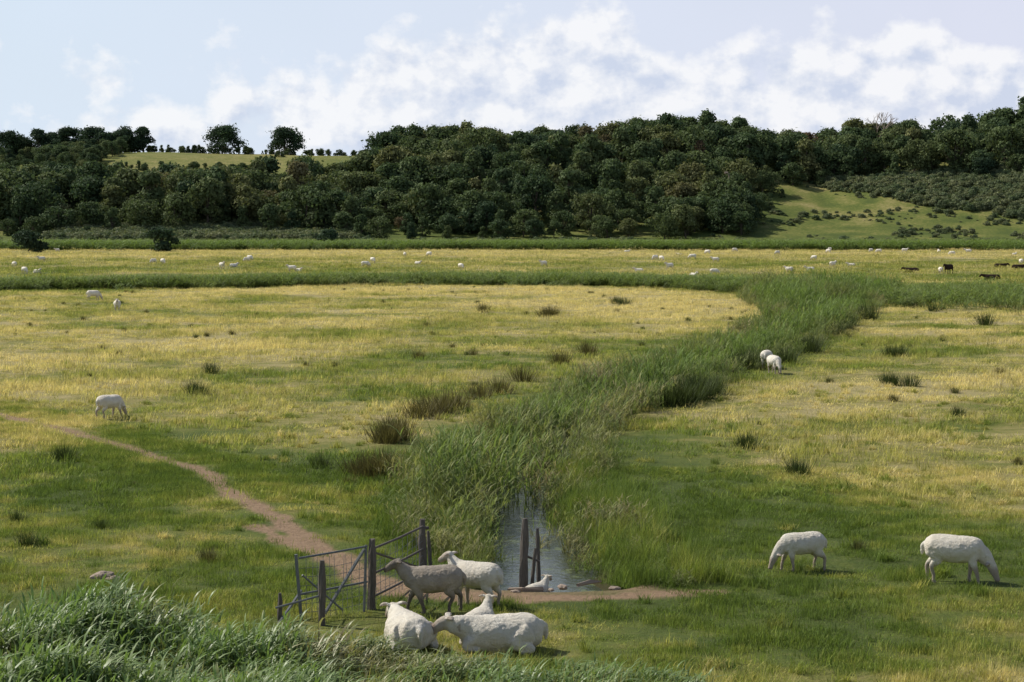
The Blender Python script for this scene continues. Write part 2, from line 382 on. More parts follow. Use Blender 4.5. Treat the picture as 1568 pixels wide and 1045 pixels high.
# rush tufts
def rush(n, rad, h):
    p = rng.normal(0, rad, (n, 2)); P = np.column_stack([p, np.full(n, -.03)])
    az = np.arctan2(p[:, 1], p[:, 0]) + rng.normal(0, .4, n)
    r = ribbons(P, az, h * rng.uniform(.5, 1.1, n), 1.5 - np.hypot(p[:, 0], p[:, 1]) / rad * .25, rng.uniform(-.4, 0, n), np.full(n, .018), 2)
    return mesh_from('rush', r[0], r[1], [m_rush], {'tone': ('FLOAT', r[2])})
cu = coll('rush', [rush(220, .16, .6) for _ in range(4)])
T = [(1020, 622, 1.5), (1040, 620, 1.7), (1060, 616, 1.7), (1080, 610, 1.6), (1095, 604, 1.4), (1030, 618, 1.6), (1070, 612, 1.7), (1148, 690, .9), (1142, 688, .7), (1225, 732, .9), (1220, 728, .6), (1238, 540, 1.8), (1246, 538, 1.6), (1150, 562, 1.8), (1140, 564, 1.5), (1130, 564, 1.5), (1118, 568, 1.4),
     (640, 550, .8), (300, 602, 1.0), (292, 600, .8), (322, 572, 1), (740, 478, 1.3), (836, 485, 1.5), (845, 485, 1.5), (955, 467, 1.4), (944, 465, 1.2), (95, 708, .9), (88, 707, .7), (1470, 640, .7), (490, 720, .7), (1510, 500, 1.6),
     (598, 680, 1.4), (612, 676, 1.5), (588, 682, 1.2), (560, 735, 1.2), (575, 735, 1.4), (590, 732, 1.4), (548, 730, 1.1), (640, 640, 1.3), (655, 636, 1.4), (675, 632, 1.5), (700, 628, 1.3), (735, 612, 1.3), (765, 602, 1.3), (800, 585, 1.3), (860, 560, 1.4), (900, 545, 1.4), (1275, 512, 1.7), (1290, 505, 1.7), (1370, 590, 1.0), (1360, 588, 1), (1395, 592, 1), (1365, 545, 1.1), (1380, 545, 1.1), (20, 802, .5), (35, 842, .6), (150, 812, .4), (1300, 500, 1.6), (1430, 478, 1.2), (1205, 556, 1.5), (1330, 490, 2)]
a, b = sample(36, 190, .33, .022)
k = dirtness(a, b) < .2; a, b = a[k], b[k]
TU = np.array([q[0] for q in T])
X = np.concatenate([[G(u, v)[0] for u, v, s in T], a]); Y = np.concatenate([[G(u, v)[1] for u, v, s in T], b])
s = np.concatenate([[q for *_, q in T], rng.uniform(.2, .6, len(a))])
put('rush_tufts', cu, X, Y, s, 4, np.concatenate([np.where((TU < 910) & (TU > 545), .55, .05), rng.uniform(0, .6, len(a))]))

# foreground bank vegetation
cw = coll('bankside', [reed_clump(10, .22, 1.0, .038, .34, m_weed, lean=.2, nleaf=9, e0=.2) for _ in range(6)])
X = rng.uniform(-9, 3.2, 2700); ymax = np.interp(X, [-8, -4, -2.5, 0, 1, 3], [28.4, 27.3, 26.7, 26.1, 25.6, 24.6]); Y = rng.uniform(20.5, 28.8, 2700)
k = (Y < ymax + 1.6 * (vnoise(X, Y, 1.2, 71) - .5)); X, Y = X[k], Y[k]
h = np.interp(X, [-8, -4, -2.5, -1.5, 0, 1, 3], [.95, .80, .62, .46, .46, .42, .35]) * (.5 + .9 * vnoise(X, Y, 1.0, 72))
put('bankside_weeds', cw, X, Y, h * .6 + .45, 6, np.clip(1.9 * (vnoise(X, Y, .9, 73) - .55), 0, .9), sz=h, fixrot=True)
cw2 = coll('bankgrass', [grass_patch(420, .4, .25, .6, .012, m_grass, .4) for _ in range(3)])
X = rng.uniform(-10, 4.5, 420); Y = rng.uniform(21, 29.6, 420); k = Y < np.interp(X, [-8, -4, -2.5, 0, 4], [29.4, 28.4, 27.1, 26.2, 25.4]); X, Y = X[k], Y[k]
X2, Y2 = rng.uniform(-5, 7, 620), rng.uniform(34, 52, 620); k = in_poly(REED_POLY, X2, Y2) & (poly_dist(CH, X2, Y2) > 1.25); X2, Y2 = X2[k], Y2[k]
nb_ = len(X); X = np.concatenate([X, X2]); Y = np.concatenate([Y, Y2])
isb = np.arange(len(X)) < nb_
put('long_grass', cw2, X, Y, rng.uniform(.6, 1.1, len(X)), 3, np.where(isb, rng.uniform(.1, .9, len(X)), rng.uniform(-.25, .45, len(X))), sz=np.where(isb, rng.uniform(.6, 1.0, len(X)), rng.uniform(.6, 1.15, len(X))))

# ---------------------------------------------------------------- trees
def tube_geo(path, rad, sides=7):
    V = []; Fq = []
    path = [Vector(p) for p in path]
    for i, p in enumerate(path):
        t = (path[min(i + 1, len(path) - 1)] - path[max(i - 1, 0)]).normalized()
        s = Vector((0, 1, 0)) if abs(t.y) < .9 else Vector((1, 0, 0))
        s = (s - t * s.dot(t)).normalized(); u = t.cross(s)
        r = rad[i]; ra, rb = r if isinstance(r, tuple) else (r, r)
        for k in range(sides):
            a = 2 * math.pi * k / sides; V.append(tuple(p + s * math.cos(a) * ra + u * math.sin(a) * rb))
    for i in range(len(path) - 1):
        for k in range(sides):
            a = i * sides + k; b = i * sides + (k + 1) % sides; Fq.append((a, b, b + sides, a + sides))
    return np.array(V), np.array(Fq)
def leaf_tree(Ht, Wd, nl, leaves, size, low=.25, seed=0, mat=m_tree, flat=1.0, skewx=0, trunk=True, rs=(.10, .21)):
    r = np.random.default_rng(seed); V = []; Fq = []; R = []; o = 0; mi = []
    lob = []
    for i in range(nl):
        zz = low + (1 - low) * r.random() ** .8
        env = math.sin(math.pi * min(.98, max(.12, (zz - low) / (1 - low) * .75 + .25))) ** .6
        a = r.uniform(0, 6.28); q = Wd / 2 * env * r.uniform(.2, .9)
        rad = Wd * r.uniform(*rs)
        lob.append((q * math.cos(a) + skewx * zz * Wd * .3, q * math.sin(a), min(zz * Ht, Ht - rad * .8), rad))
    if trunk:
        tv, tf = tube_geo([(0, 0, -.5), (.1, 0, Ht * .25), (.2 + skewx * .5, .1, Ht * .55), (.1 + skewx, 0, Ht * .85)], [Ht * .035, Ht * .026, Ht * .016, .05])
        V.append(tv); Fq.append(tf); R.append(np.zeros(len(tv))); mi += [1] * len(tf); o += len(tv)
        for lx, ly, lz, lr in lob[::2]:
            tv, tf = tube_geo([(.1, 0, Ht * .22 + lz * .15), (lx * .45, ly * .45, lz * .62), (lx, ly, lz)], [Ht * .014, Ht * .009, .03], 5)
            V.append(tv); Fq.append(tf + o); R.append(np.zeros(len(tv))); mi += [1] * len(tf); o += len(tv)
    for lx, ly, lz, lr in lob:
        n = int(leaves * (lr / (Wd * .16)) ** 2)
        d = r.normal(size=(n, 3)); d /= np.linalg.norm(d, axis=1)[:, None]; d[:, 2] = np.where(d[:, 2] < -.5, -d[:, 2], d[:, 2])
        ph = r.uniform(0, 6.28, 3)
        lump = 1 + .22 * np.sin(d[:, 0] * 5 + ph[0]) * np.sin(d[:, 1] * 5 + ph[1]) + .14 * np.sin(d[:, 2] * 9 + ph[2])
        rr = lr * lump * (r.uniform(.6, 1.12, n) + (r.random(n) < .12) * .28)
        C = np.array([lx, ly, lz]) + d * rr[:, None] * np.array([1, 1, .9 * flat])
        nn = d + r.normal(0, .5, (n, 3)); nn /= np.linalg.norm(nn, axis=1)[:, None]
        t = np.cross(nn, r.normal(size=(n, 3))); t /= np.linalg.norm(t, axis=1)[:, None]; b = np.cross(nn, t)
        s = size * r.uniform(.4, 1.3, n)[:, None]
        q = np.stack([C + t * s, C + b * s * .7, C - t * s * .9, C - b * s * .6], 1)
        q += r.normal(0, size * .18, q.shape)
        V.append(q.reshape(-1, 3)); f = np.arange(n * 4).reshape(n, 4) + o; Fq.append(f); o += n * 4; mi += [0] * n
        R.append(np.repeat(np.clip(.4 * r.random(n) + .35 * r.random() + .25 * np.clip((C[:, 2] / Ht), 0, 1), 0, 1), 4))  # leaf tone part random, part sunlit crown top painted in by height
    me = mesh_from('tree', np.concatenate(V), np.concatenate(Fq), [mat, m_bark], {'tone': ('FLOAT', np.concatenate(R))})
    me.polygons.foreach_set('material_index', np.array(mi, np.int32)); return me
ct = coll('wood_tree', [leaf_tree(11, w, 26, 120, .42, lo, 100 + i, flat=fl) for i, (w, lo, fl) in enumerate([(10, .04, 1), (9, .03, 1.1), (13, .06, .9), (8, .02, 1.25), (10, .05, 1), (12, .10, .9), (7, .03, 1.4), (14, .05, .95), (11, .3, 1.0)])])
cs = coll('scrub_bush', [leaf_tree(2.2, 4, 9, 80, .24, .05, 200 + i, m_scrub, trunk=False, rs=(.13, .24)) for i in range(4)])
n = 9000; X = rng.uniform(-300, 300, n); Y = rng.uniform(526, 745, n)
lo = np.interp(X, [-330, -150, -110, -100, -60, -45, 40, 62, 72, 84, 100, 140, 175, 330], [536, 534, 534, 548, 550, 532, 532, 538, 556, 612, 622, 628, 612, 600])
hi = np.interp(X, [-330, -100, -62, -50], [630, 625, 640, 745])
k = (Y > lo + 8 * (vnoise(X, Y, 12, 81) - .5)) & (Y < hi) & (abs(X / Y) < .34)
X, Y = X[k], Y[k]
big = rng.random(len(X)) < .35
keep = []; cell = {}
for i in range(len(X)):
    a, b = int(X[i] // 5), int(Y[i] // 5)
    if all((abs(X[j] - X[i]) ** 2 + abs(Y[j] - Y[i]) ** 2) > 24 for da in (-1, 0, 1) for db in (-1, 0, 1) for j in cell.get((a + da, b + db), [])):
        keep.append(i); cell.setdefault((a, b), []).append(i)
X, Y, big = X[keep], Y[keep], big[keep]
sc_ = np.where(big, rng.uniform(1.0, 1.28, len(X)), rng.uniform(.45, .95, len(X))) * (.82 + .32 * vnoise(X, Y, 25, 83)); sc_ = np.where(Y < np.interp(X, [-60, -45, 60, 80], [552, 544, 548, 630]), sc_ * .65, sc_)
sc_ = np.where(X < -62, sc_ * 1.12, sc_)
tint = np.clip(.75 * rng.beta(1.5, 2.2, len(X)) + .5 * vnoise(X, Y, 14, 85) - .12 + .4 * (rng.random(len(X)) < .025), 0, 1)
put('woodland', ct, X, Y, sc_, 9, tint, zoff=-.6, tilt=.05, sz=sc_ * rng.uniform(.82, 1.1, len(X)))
n = 2600; X = rng.uniform(-125, -42, n); Y = rng.uniform(521, 560, n)
X2 = rng.uniform(100, 215, 3000); Y2 = rng.uniform(545, 634, 3000); k = (Y2 > np.interp(X2, [100, 125, 150, 230], [622, 590, 562, 548]) + 24 * (vnoise(X2, Y2, 15, 91) - .5)); X2, Y2 = X2[k], Y2[k]
X3 = rng.uniform(-250, 250, 900); Y3 = rng.normal(519, 3, 900)
X4 = rng.uniform(55, 190, 1300); Y4 = rng.uniform(535, 628, 1300); k = vnoise(X4, Y4, 12, 92) > .55; X4, Y4 = X4[k], Y4[k]
ns_ = len(X) + len(X2)
X = np.concatenate([X, X2, X3, X4]); Y = np.concatenate([Y, Y2, Y3, Y4])
put('hillside_scrub', cs, X, Y, rng.uniform(.4, 1.2, len(X)) * np.where(np.arange(len(X)) >= ns_, rng.uniform(.3, .75, len(X)), 1), 4, rng.uniform(0, 1, len(X)), zoff=-.3)
hx = []; hy = []
for (x0, y0, x1, y1, m) in [(-400, 1000, -180, 1005, 160), (-180, 1000, -40, 1005, 90), (-330, 905, -215, 930, 110), (-215, 905, -205, 990, 50), (-120, 880, -110, 990, 30), (-330, 800, -205, 830, 130), (-205, 800, -60, 820, 120), (-200, 880, -120, 890, 40)]:
    t = rng.random(m); hx.append(x0 + (x1 - x0) * t + rng.normal(0, 2, m)); hy.append(y0 + (y1 - y0) * t + rng.normal(0, 2, m))
a = rng.uniform(-340, -190, 420); b = rng.uniform(820, 990, 420); k = vnoise(a, b, 38, 95) > .45; hx.append(a[k]); hy.append(b[k])
X = np.concatenate(hx); Y = np.concatenate(hy)
put('field_hedges', ct, X, Y, np.where(X < -190, rng.uniform(.3, .75, len(X)), rng.uniform(.16, .4, len(X))), 9, rng.uniform(0, .7, len(X)), zoff=-.4)
def ridge(u, y, s, ar, i, name='oak_tree', sx=0, low=.16):
    x = (u - 784) * y / F
    o = link(bpy.data.objects.new(name, leaf_tree(12, 12 * ar, 24, 200, .46, low, 300 + i, flat=.85, skewx=sx, rs=(.12, .22))))
    o.location = (x, y, float(height(np.array([x]), np.array([y]))[0]) - .3); o.scale = (s,) * 3
for i, (u, s, ar) in enumerate([(15, 1.15, 1.4), (62, 1.15, 1.0), (108, 1.2, 1.2), (150, 1.15, 1.2), (188, 1.2, 1.3), (222, 1.1, 1.0), (342, 1.2, 1.6), (437, 1.15, 1.4), (85, 1.0, 1.2), (-60, 1.1, 1.2), (-140, 1, 1.3), (38, .9, 1.3), (168, .9, 1.3), (130, .9, 1.2)]):
    ridge(u, 985 + (i % 3) * 5, s, ar, i, low=.1)
ridge(1125, 712, 1.1, 1.0, 40, 'windswept_tree', .5, .45); ridge(1400, 705, .9, 1.3, 41)
for u, v, s in [(45, 388, .40), (248, 386, .44), (505, 379, .38), (1500, 366, .6)]:
    x, yy = G(u, v); o = link(bpy.data.objects.new('hawthorn_bush', leaf_tree(11, 15, 22, 220, .6, .04, int(u), flat=.9, trunk=True))); o.location = (x, yy, float(height(np.array([x]), np.array([yy]))[0]) - .3); o.scale = (s,) * 3
def bare(seed):
    r = random.Random(seed); items = []
    def br(p, d, L, rad, k):
        q = p + d * L; items.append(([p, (p + q) / 2 + Vector((r.uniform(-.1, .1), r.uniform(-.1, .1), 0)) * L * .3, q], [rad, rad * .85, rad * .65]))
        if k:
            for _ in range(3): br(q, (d + Vector((r.uniform(-.9, .9), r.uniform(-.9, .9), r.uniform(-.1, .5)))).normalized(), L * .68, rad * .6, k - 1)
    br(Vector((0, 0, -.5)), Vector((0, 0, 1)), 5, .35, 4); return items

# ---------------------------------------------------------------- built bits
def beams(name, items, mat, parent=None, sides=8, jit=0):
    bm = bmesh.new()
    for path, rad in items:
        v, f = tube_geo(path, rad if isinstance(rad, list) else [rad] * len(path), sides)
        if jit: v = v + rng.normal(0, jit, v.shape)
        bv = [bm.verts.new(tuple(p)) for p in v]
        for q in f: bm.faces.new([bv[i] for i in q])
        bm.faces.new(bv[:sides][::-1]); bm.faces.new(bv[-sides:])
    me = bpy.data.meshes.new(name); bm.to_mesh(me); bm.free(); me.materials.append(mat)
    return link(bpy.data.objects.new(name, me), parent)
bt = beams('bare_tree', bare(4), m_stone, None, 5); x, yy = (1342 - 784) * 690 / F, 690; bt.location = (x, yy, float(height(np.array([x]), np.array([yy]))[0])); bt.scale = (1.3,) * 3
def post(name, u, v, h, r, lean=(0, 0), parent=None):
    x, y = G(u, v); n = 7
    p = [(x + lean[0] * k / n, y + lean[1] * k / n, -.5 + (h + .5) * k / n) for k in range(n + 1)]
    rr = [r * (1.05 - .12 * k / n) for k in range(n)] + [r * .6]
    return beams(name, [(p, rr)], m_wood, parent, 9, r * .09)
fence = bpy.data.objects.new('field_gate', None); link(fence)
post('hanging_post', 648, 886, 1.02, .075, (-.04, 0), fence)
post('middle_post', 566, 943, 1.2, .07, (0.02, 0), fence)
post('slam_post', 489, 966, 1.05, .06, (0.02, 0), fence)
post('short_post', 424, 962, .5, .04, (.01, 0), fence)
def W(u, v, z): x, y = G(u, v); return Vector((x, y, z))
A = (648, 886); B = (566, 943); C = (489, 966); D = (455, 958)
it = []
def rail(a, b, za, zb, r=.020): it.append(([W(*a, za), (W(*a, za) + W(*b, zb)) / 2 + Vector((0, 0, -.015)), W(*b, zb)], r))
for z in (.93, .52, .14): rail(A, B, z - .03, z + .10)
beams('gate_rails', it + [([W(*A, .86), W(*A, .86) + Vector((.08, .05, 0))], .03), ([W(*A, .12), W(*B, 1.0)], .018)], m_wood, fence, 6)
it = []
DD = W(*D, 0); CC = W(*B, 0)
off = Vector((-.05, -.10, 0))
for z in (1.02, .44): it.append(([DD + Vector((0, 0, z)), (DD + CC) / 2 + Vector((0, .02, z + .03)), CC + off + Vector((0, 0, z + .08))], .018))
it.append(([DD + Vector((-.05, 0, 1.08)), DD + Vector((.03, 0, .02))], .028))
it.append(([CC + off + Vector((-.02, 0, 1.12)), CC + off * 2 + Vector((0, 0, .05))], .024))
it.append(([CC + off + Vector((-.05, 0, 1.05)), DD + (CC - DD) * .35 + Vector((0, -.02, .08))], .03))
it.append(([DD + Vector((.05, 0, .75)), DD + (CC - DD) * .6 + Vector((0, -.02, .1))], .016))
it.append(([W(418, 968, 0), W(458, 950, .42)], .026))
it.append(([W(418, 968, .32), W(489, 966, .5)], .018))
beams('second_gate', it, m_metal, fence, 6)
it = []
for P0, P1, zt in ((W(*A, 0), W(*B, 0), .9), (DD, CC, 1.0)):
    for k in range(1, 12): p = P0.lerp(P1, k / 12) + Vector((rng.normal(0, .01), 0, 0)); it.append(([p, p + Vector((rng.normal(0, .02), 0, zt))], .004))
    for k in range(1, 7): z = zt * k / 7; it.append(([P0 + Vector((0, 0, z)), (P0 + P1) / 2 + Vector((0, 0, z - .03)), P1 + Vector((0, 0, z + .03))], .004))
beams('stock_wire', it, m_metal, fence, 4)
post('brace_post', 662, 880, .75, .035, (-.09, 0), fence)
bp = bpy.data.objects.new('broken_sluice_posts', None); link(bp)
post('thick_post', 800, 893, 1.1, .075, (.05, 0), bp); post('thin_post', 826, 886, .85, .038, (-.03, .05), bp); post('inner_post', 812, 891, .55, .034, (.09, 0), bp)
beams('cross_board', [([W(800, 889, .42), W(826, 887, .27)], .022)], m_wood, bp, 6)
beams('fallen_plank', [([W(885, 904, .03), W(905, 901, .06), W(922, 900, .06)], [.03, .045, .02])], m_stone, None, 6, .008)
beams('driftwood_log', [([W(778, 908, .0), W(800, 911, .03), W(832, 909, .01)], [.03, .045, .03])], m_stone, None, 7, .012)
def stone(u, v, s, k):
    bm = bmesh.new(); bmesh.ops.create_icosphere(bm, subdivisions=3, radius=1)
    for vv in bm.verts:
        q = vv.co; vv.co = Vector((q.x * s * 1.5, q.y * s, q.z * s * .55)) * (1 + .18 * math.sin(q.x * 5 + k) * math.cos(q.y * 4 - k) + random.uniform(-.06, .06))
    me = bpy.data.meshes.new('stone'); bm.to_mesh(me); bm.free(); me.materials.append(m_stone)
    o = link(bpy.data.objects.new('stone', me)); o.location = W(u, v, s * .2); o.rotation_euler = (0, 0, k)
for q in [(150, 890, .16, 1), (168, 893, .1, 4), (942, 907, .07, 3), (862, 905, .08, 2), (845, 909, .05, 5), (790, 912, .06, 6), (1090, 885, .07, 2)]: stone(*q)
x, y = (1115 - 784) * 590 / F, 590; zz = float(height(np.array([x]), np.array([y]))[0])
lp = beams('lamp_post', [([(x, y, zz), (x, y, zz + 9)], .16), ([(x, y, zz + 9), (x - .8, y, zz + 9.2)], .1), ([(x - 1.3, y, zz + 9.25), (x - .3, y, zz + 9.25)], .3)], m_stone, None, 7)

# ---------------------------------------------------------------- animals
def build_animal(name, parts, skinf, mat, voxel=.013, fleece=.007, sm_it=6):
    bm = bmesh.new(); SD = 24
    for path, rad in parts:
        p = [Vector(q) for q in path]; r = [q if isinstance(q, tuple) else (q, q) for q in rad]
        P = []; R = []
        for i in range(len(p) - 1):
            p0 = p[max(i - 1, 0)]; p3 = p[min(i + 2, len(p) - 1)]
            r0 = r[max(i - 1, 0)]; r3 = r[min(i + 2, len(p) - 1)]
            cm = lambda a, b, c, d, t: .5 * ((2 * b) + (c - a) * t + (2 * a - 5 * b + 4 * c - d) * t * t + (3 * b - a - 3 * c + d) * t * t * t)
            for k in range(6):
                t = k / 6
                P.append(cm(p0, p[i], p[i + 1], p3, t)); R.append(tuple(max(.008, cm(r0[j], r[i][j], r[i + 1][j], r3[j], t)) for j in (0, 1)))
        P.append(p[-1]); R.append(r[-1])
        v, f = tube_geo(P, R, SD)
        bv = [bm.verts.new(tuple(q)) for q in v]
        for q in f: bm.faces.new([bv[i] for i in q])
        bm.faces.new(bv[:SD][::-1]); bm.faces.new(bv[-SD:])
    bmesh.ops.recalc_face_normals(bm, faces=bm.faces)
    me = bpy.data.meshes.new(name); bm.to_mesh(me); bm.free()
    o = bpy.data.objects.new('tmp', me); scene.collection.objects.link(o)
    md = o.modifiers.new('r', 'REMESH'); md.mode = 'VOXEL'; md.voxel_size = voxel
    sm = o.modifiers.new('s', 'SMOOTH'); sm.iterations = sm_it; sm.factor = .5
    dg = bpy.context.evaluated_depsgraph_get(); dg.update()
    m2 = bpy.data.meshes.new_from_object(o.evaluated_get(dg)); bpy.data.objects.remove(o)
    m2.materials.clear(); m2.materials.append(mat)
    co = np.zeros(len(m2.vertices) * 3); m2.vertices.foreach_get('co', co); co = co.reshape(-1, 3)
    sk_ = skinf(co).astype(np.float32)
    if fleece:
        nn = np.zeros(len(co) * 3); m2.vertices.foreach_get('normal', nn); nn = nn.reshape(-1, 3)
        dsp = np.array([mnoise.noise(Vector(q) * 9) * 1.2 + mnoise.noise(Vector(q) * 26) * .9 for q in co]) * fleece * (1 - np.clip(sk_ * 1.3, 0, .9))
        m2.vertices.foreach_set('co', (co + nn * dsp[:, None]).ravel())
    a = m2.attributes.new('skin', 'FLOAT', 'POINT'); a.data.foreach_set('value', sk_)
    m2.polygons.foreach_set('use_smooth', np.ones(len(m2.polygons), bool)); m2.name = name; m2.update()
    return m2
def sheep_parts(pose):
    lie = pose in ('lie', 'rest'); dz = -.33 if lie else 0; fz = 0 if lie else .03
    body = ([(x, 0, z + dz + fz) for x, z in [(-.51, .575), (-.485, .575), (-.42, .565), (-.26, .55), (-.04, .53), (.15, .535), (.30, .555), (.41, .57), (.46, .58)]],
            [(.05, .06), (.13, .13), (.205, .19), (.245, .222), (.262, .23), (.245, .225), (.19, .195), (.12, .15), (.05, .07)])
    P = [body]
    P.append(([(-.47, 0, .66 + dz), (-.535, 0, .61 + dz), (-.555, 0, .52 + dz), (-.55, 0, .44 + dz)], [.04, .04, .032, .018]))
    if lie:
        for s in (-1, 1):
            P.append(([(-.32, s * .15, .24), (-.15, s * .22, .14), (-.36, s * .25, .06), (-.2, s * .27, .035)], [.14, .10, .045, .03]))
            P.append(([(.28, s * .11, .2), (.42, s * .13, .08), (.26, s * .16, .035)], [.09, .05, .03]))
    else:
        w = {'stand': (.0, .0, .0, .0), 'graze': (.10, -.06, .05, -.08), 'walk': (.12, -.12, -.10, .12)}[pose]
        for s, fo, ho in ((-1, w[0], w[2]), (1, w[1], w[3])):
            P.append(([(-.34, s * .10, .54), (-.31 + ho * .3, s * .125, .40), (-.42 + ho * .7, s * .12, .27), (-.40 + ho, s * .115, .13), (-.40 + ho, s * .115, .03), (-.37 + ho, s * .115, .0)], [(.12, .16), (.075, .10), (.038, .042), .030, .031, .036]))
            P.append(([(.27, s * .10, .48), (.26 + fo * .3, s * .12, .35), (.27 + fo * .7, s * .12, .22), (.27 + fo, s * .12, .10), (.27 + fo, s * .12, .03), (.295 + fo, s * .12, 0)], [(.085, .115), (.055, .066), .039, .030, .031, .036]))
    if pose in ('stand', 'walk', 'lie'):
        P.append(([(.28, 0, .60 + dz), (.42, 0, .68 + dz), (.52, 0, .775 + dz), (.57, 0, .82 + dz)], [(.15, .18), (.115, .14), (.08, .10), (.06, .07)]))
        P.append(([(.52, 0, .83 + dz), (.57, 0, .84 + dz), (.64, 0, .82 + dz), (.72, 0, .775 + dz), (.78, 0, .735 + dz), (.805, 0, .72 + dz)], [(.05, .05), (.072, .080), (.068, .074), (.050, .056), (.044, .048), (.03, .035)]))
        for s in (-1, 1): P.append(([(.56, s * .05, .87 + dz), (.545, s * .12, .885 + dz), (.53, s * .19, .865 + dz)], [(.03, .024), (.046, .024), (.018, .014)]))
    elif pose == 'rest':
        P.append(([(.28, 0, .26), (.44, 0, .30), (.58, 0, .33), (.64, 0, .33)], [(.16, .18), (.12, .14), (.085, .10), (.06, .07)]))
        P.append(([(.58, 0, .36), (.63, 0, .36), (.70, 0, .33), (.78, 0, .28), (.84, 0, .23), (.86, 0, .21)], [(.05, .05), (.072, .080), (.068, .075), (.052, .058), (.046, .050), (.03, .035)]))
        for s in (-1, 1): P.append(([(.62, s * .05, .41), (.60, s * .12, .43), (.585, s * .185, .41)], [(.03, .024), (.046, .024), (.018, .014)]))
    else:
        P.append(([(.26, 0, .57), (.41, 0, .50), (.53, 0, .38), (.58, 0, .29)], [(.155, .185), (.12, .145), (.085, .105), (.06, .07)]))
        P.append(([(.55, 0, .345), (.58, 0, .30), (.615, 0, .23), (.65, 0, .14), (.675, 0, .075), (.68, 0, .05)], [(.05, .05), (.070, .080), (.066, .072), (.048, .053), (.044, .046), (.03, .035)]))
        for s in (-1, 1): P.append(([(.54, s * .05, .33), (.525, s * .12, .36), (.505, s * .19, .345)], [(.03, .024), (.046, .024), (.018, .014)]))
    return P
def skf(pose):
    def f(co):
        leg = 0 if pose in ('lie', 'rest') else sstep(.36, .24, co[:, 2])
        if pose == 'graze': hd = sstep(.34, .26, co[:, 2]) * (co[:, 0] > .5) * .5; muz = sstep(.14, .06, co[:, 2]) * (co[:, 0] > .55)
        else: hd = sstep(.53, .62, co[:, 0]) * .5; muz = sstep(.72, .79, co[:, 0])
        if pose == 'rest': hd = sstep(.60, .68, co[:, 0]) * .5
        ear = (abs(co[:, 1]) > .10) * (co[:, 0] > .48) * .7
        return np.clip(np.maximum(np.maximum(np.maximum(leg * .75, hd), muz * .95), ear), 0, 1) + co[:, 0] * 0
    return f
SM = {p: build_animal('sheep_' + p, sheep_parts(p), skf(p), m_sheep) for p in ('stand', 'graze', 'walk', 'lie', 'rest')}
SM_SHADED = SM['walk'].copy(); SM_SHADED.materials.clear(); SM_SHADED.materials.append(m_sheep_shaded)
def place(name, me, u, v, ang, s=1.0, dz=0):
    x, y = G(u, v); o = link(bpy.data.objects.new(name, me))
    o.location = (x, y, float(height(np.array([x]), np.array([y]))[0]) + dz)
    o.rotation_euler = (0, 0, math.radians(ang)); o.scale = (s, s, s); return o
place('sheep', SM_SHADED, 660, 946, 188, .97)
place('sheep', SM['stand'], 728, 934, 145, .95)
place('sheep', SM['lie'], 735, 976, 75, .85)
place('sheep', SM['rest'], 765, 1004, 188, 1.25)
place('sheep', SM['rest'], 622, 1000, 110, 1.2)
place('sheep', SM['lie'], 824, 905, 60, .6)
place('sheep', SM['graze'], 1230, 878, 194, .88)
place('sheep', SM['graze'], 1470, 897, -18, 1.06)
place('sheep', SM['graze'], 1175, 563, 75, 1.0)
place('sheep', SM['graze'], 1187, 571, -75, .95)
place('sheep', SM['graze'], 166, 641, 50, .95)
place('sheep', SM['graze'], 143, 461, 20, 1.0)
place('sheep', SM['stand'], 179, 478, -80, 1.0)
far = [(22, 410), (38, 420), (64, 401), (57, 419), (235, 404), (250, 405), (340, 412), (358, 409), (383, 400), (378, 402), (447, 417), (458, 417), (560, 410), (571, 403), (620, 394), (640, 405), (657, 393), (706, 413), (832, 409), (978, 417), (1003, 399), (1013, 400), (1025, 413), (1040, 391), (1060, 398), (1083, 390), (1095, 402), (1062, 424), (1094, 421), (1190, 391), (1208, 418), (1240, 414), (1246, 399), (1268, 388), (1275, 410), (1303, 408), (1333, 378), (1345, 379), (1385, 378), (1437, 377), (1440, 419), (1457, 392), (1482, 389), (1553, 391), (1563, 405), (1125, 378), (88, 378), (960, 378), (1270, 376)]
for i, (u, v) in enumerate(far):
    place('sheep', SM[['graze', 'graze', 'stand', 'lie'][i % 4]], u, max(v, 388) if v > 380 else v + 9, rng.choice([0, 180, 30, 220, 140, -50, 90]) + rng.uniform(-15, 15), rng.uniform(.95, 1.1))
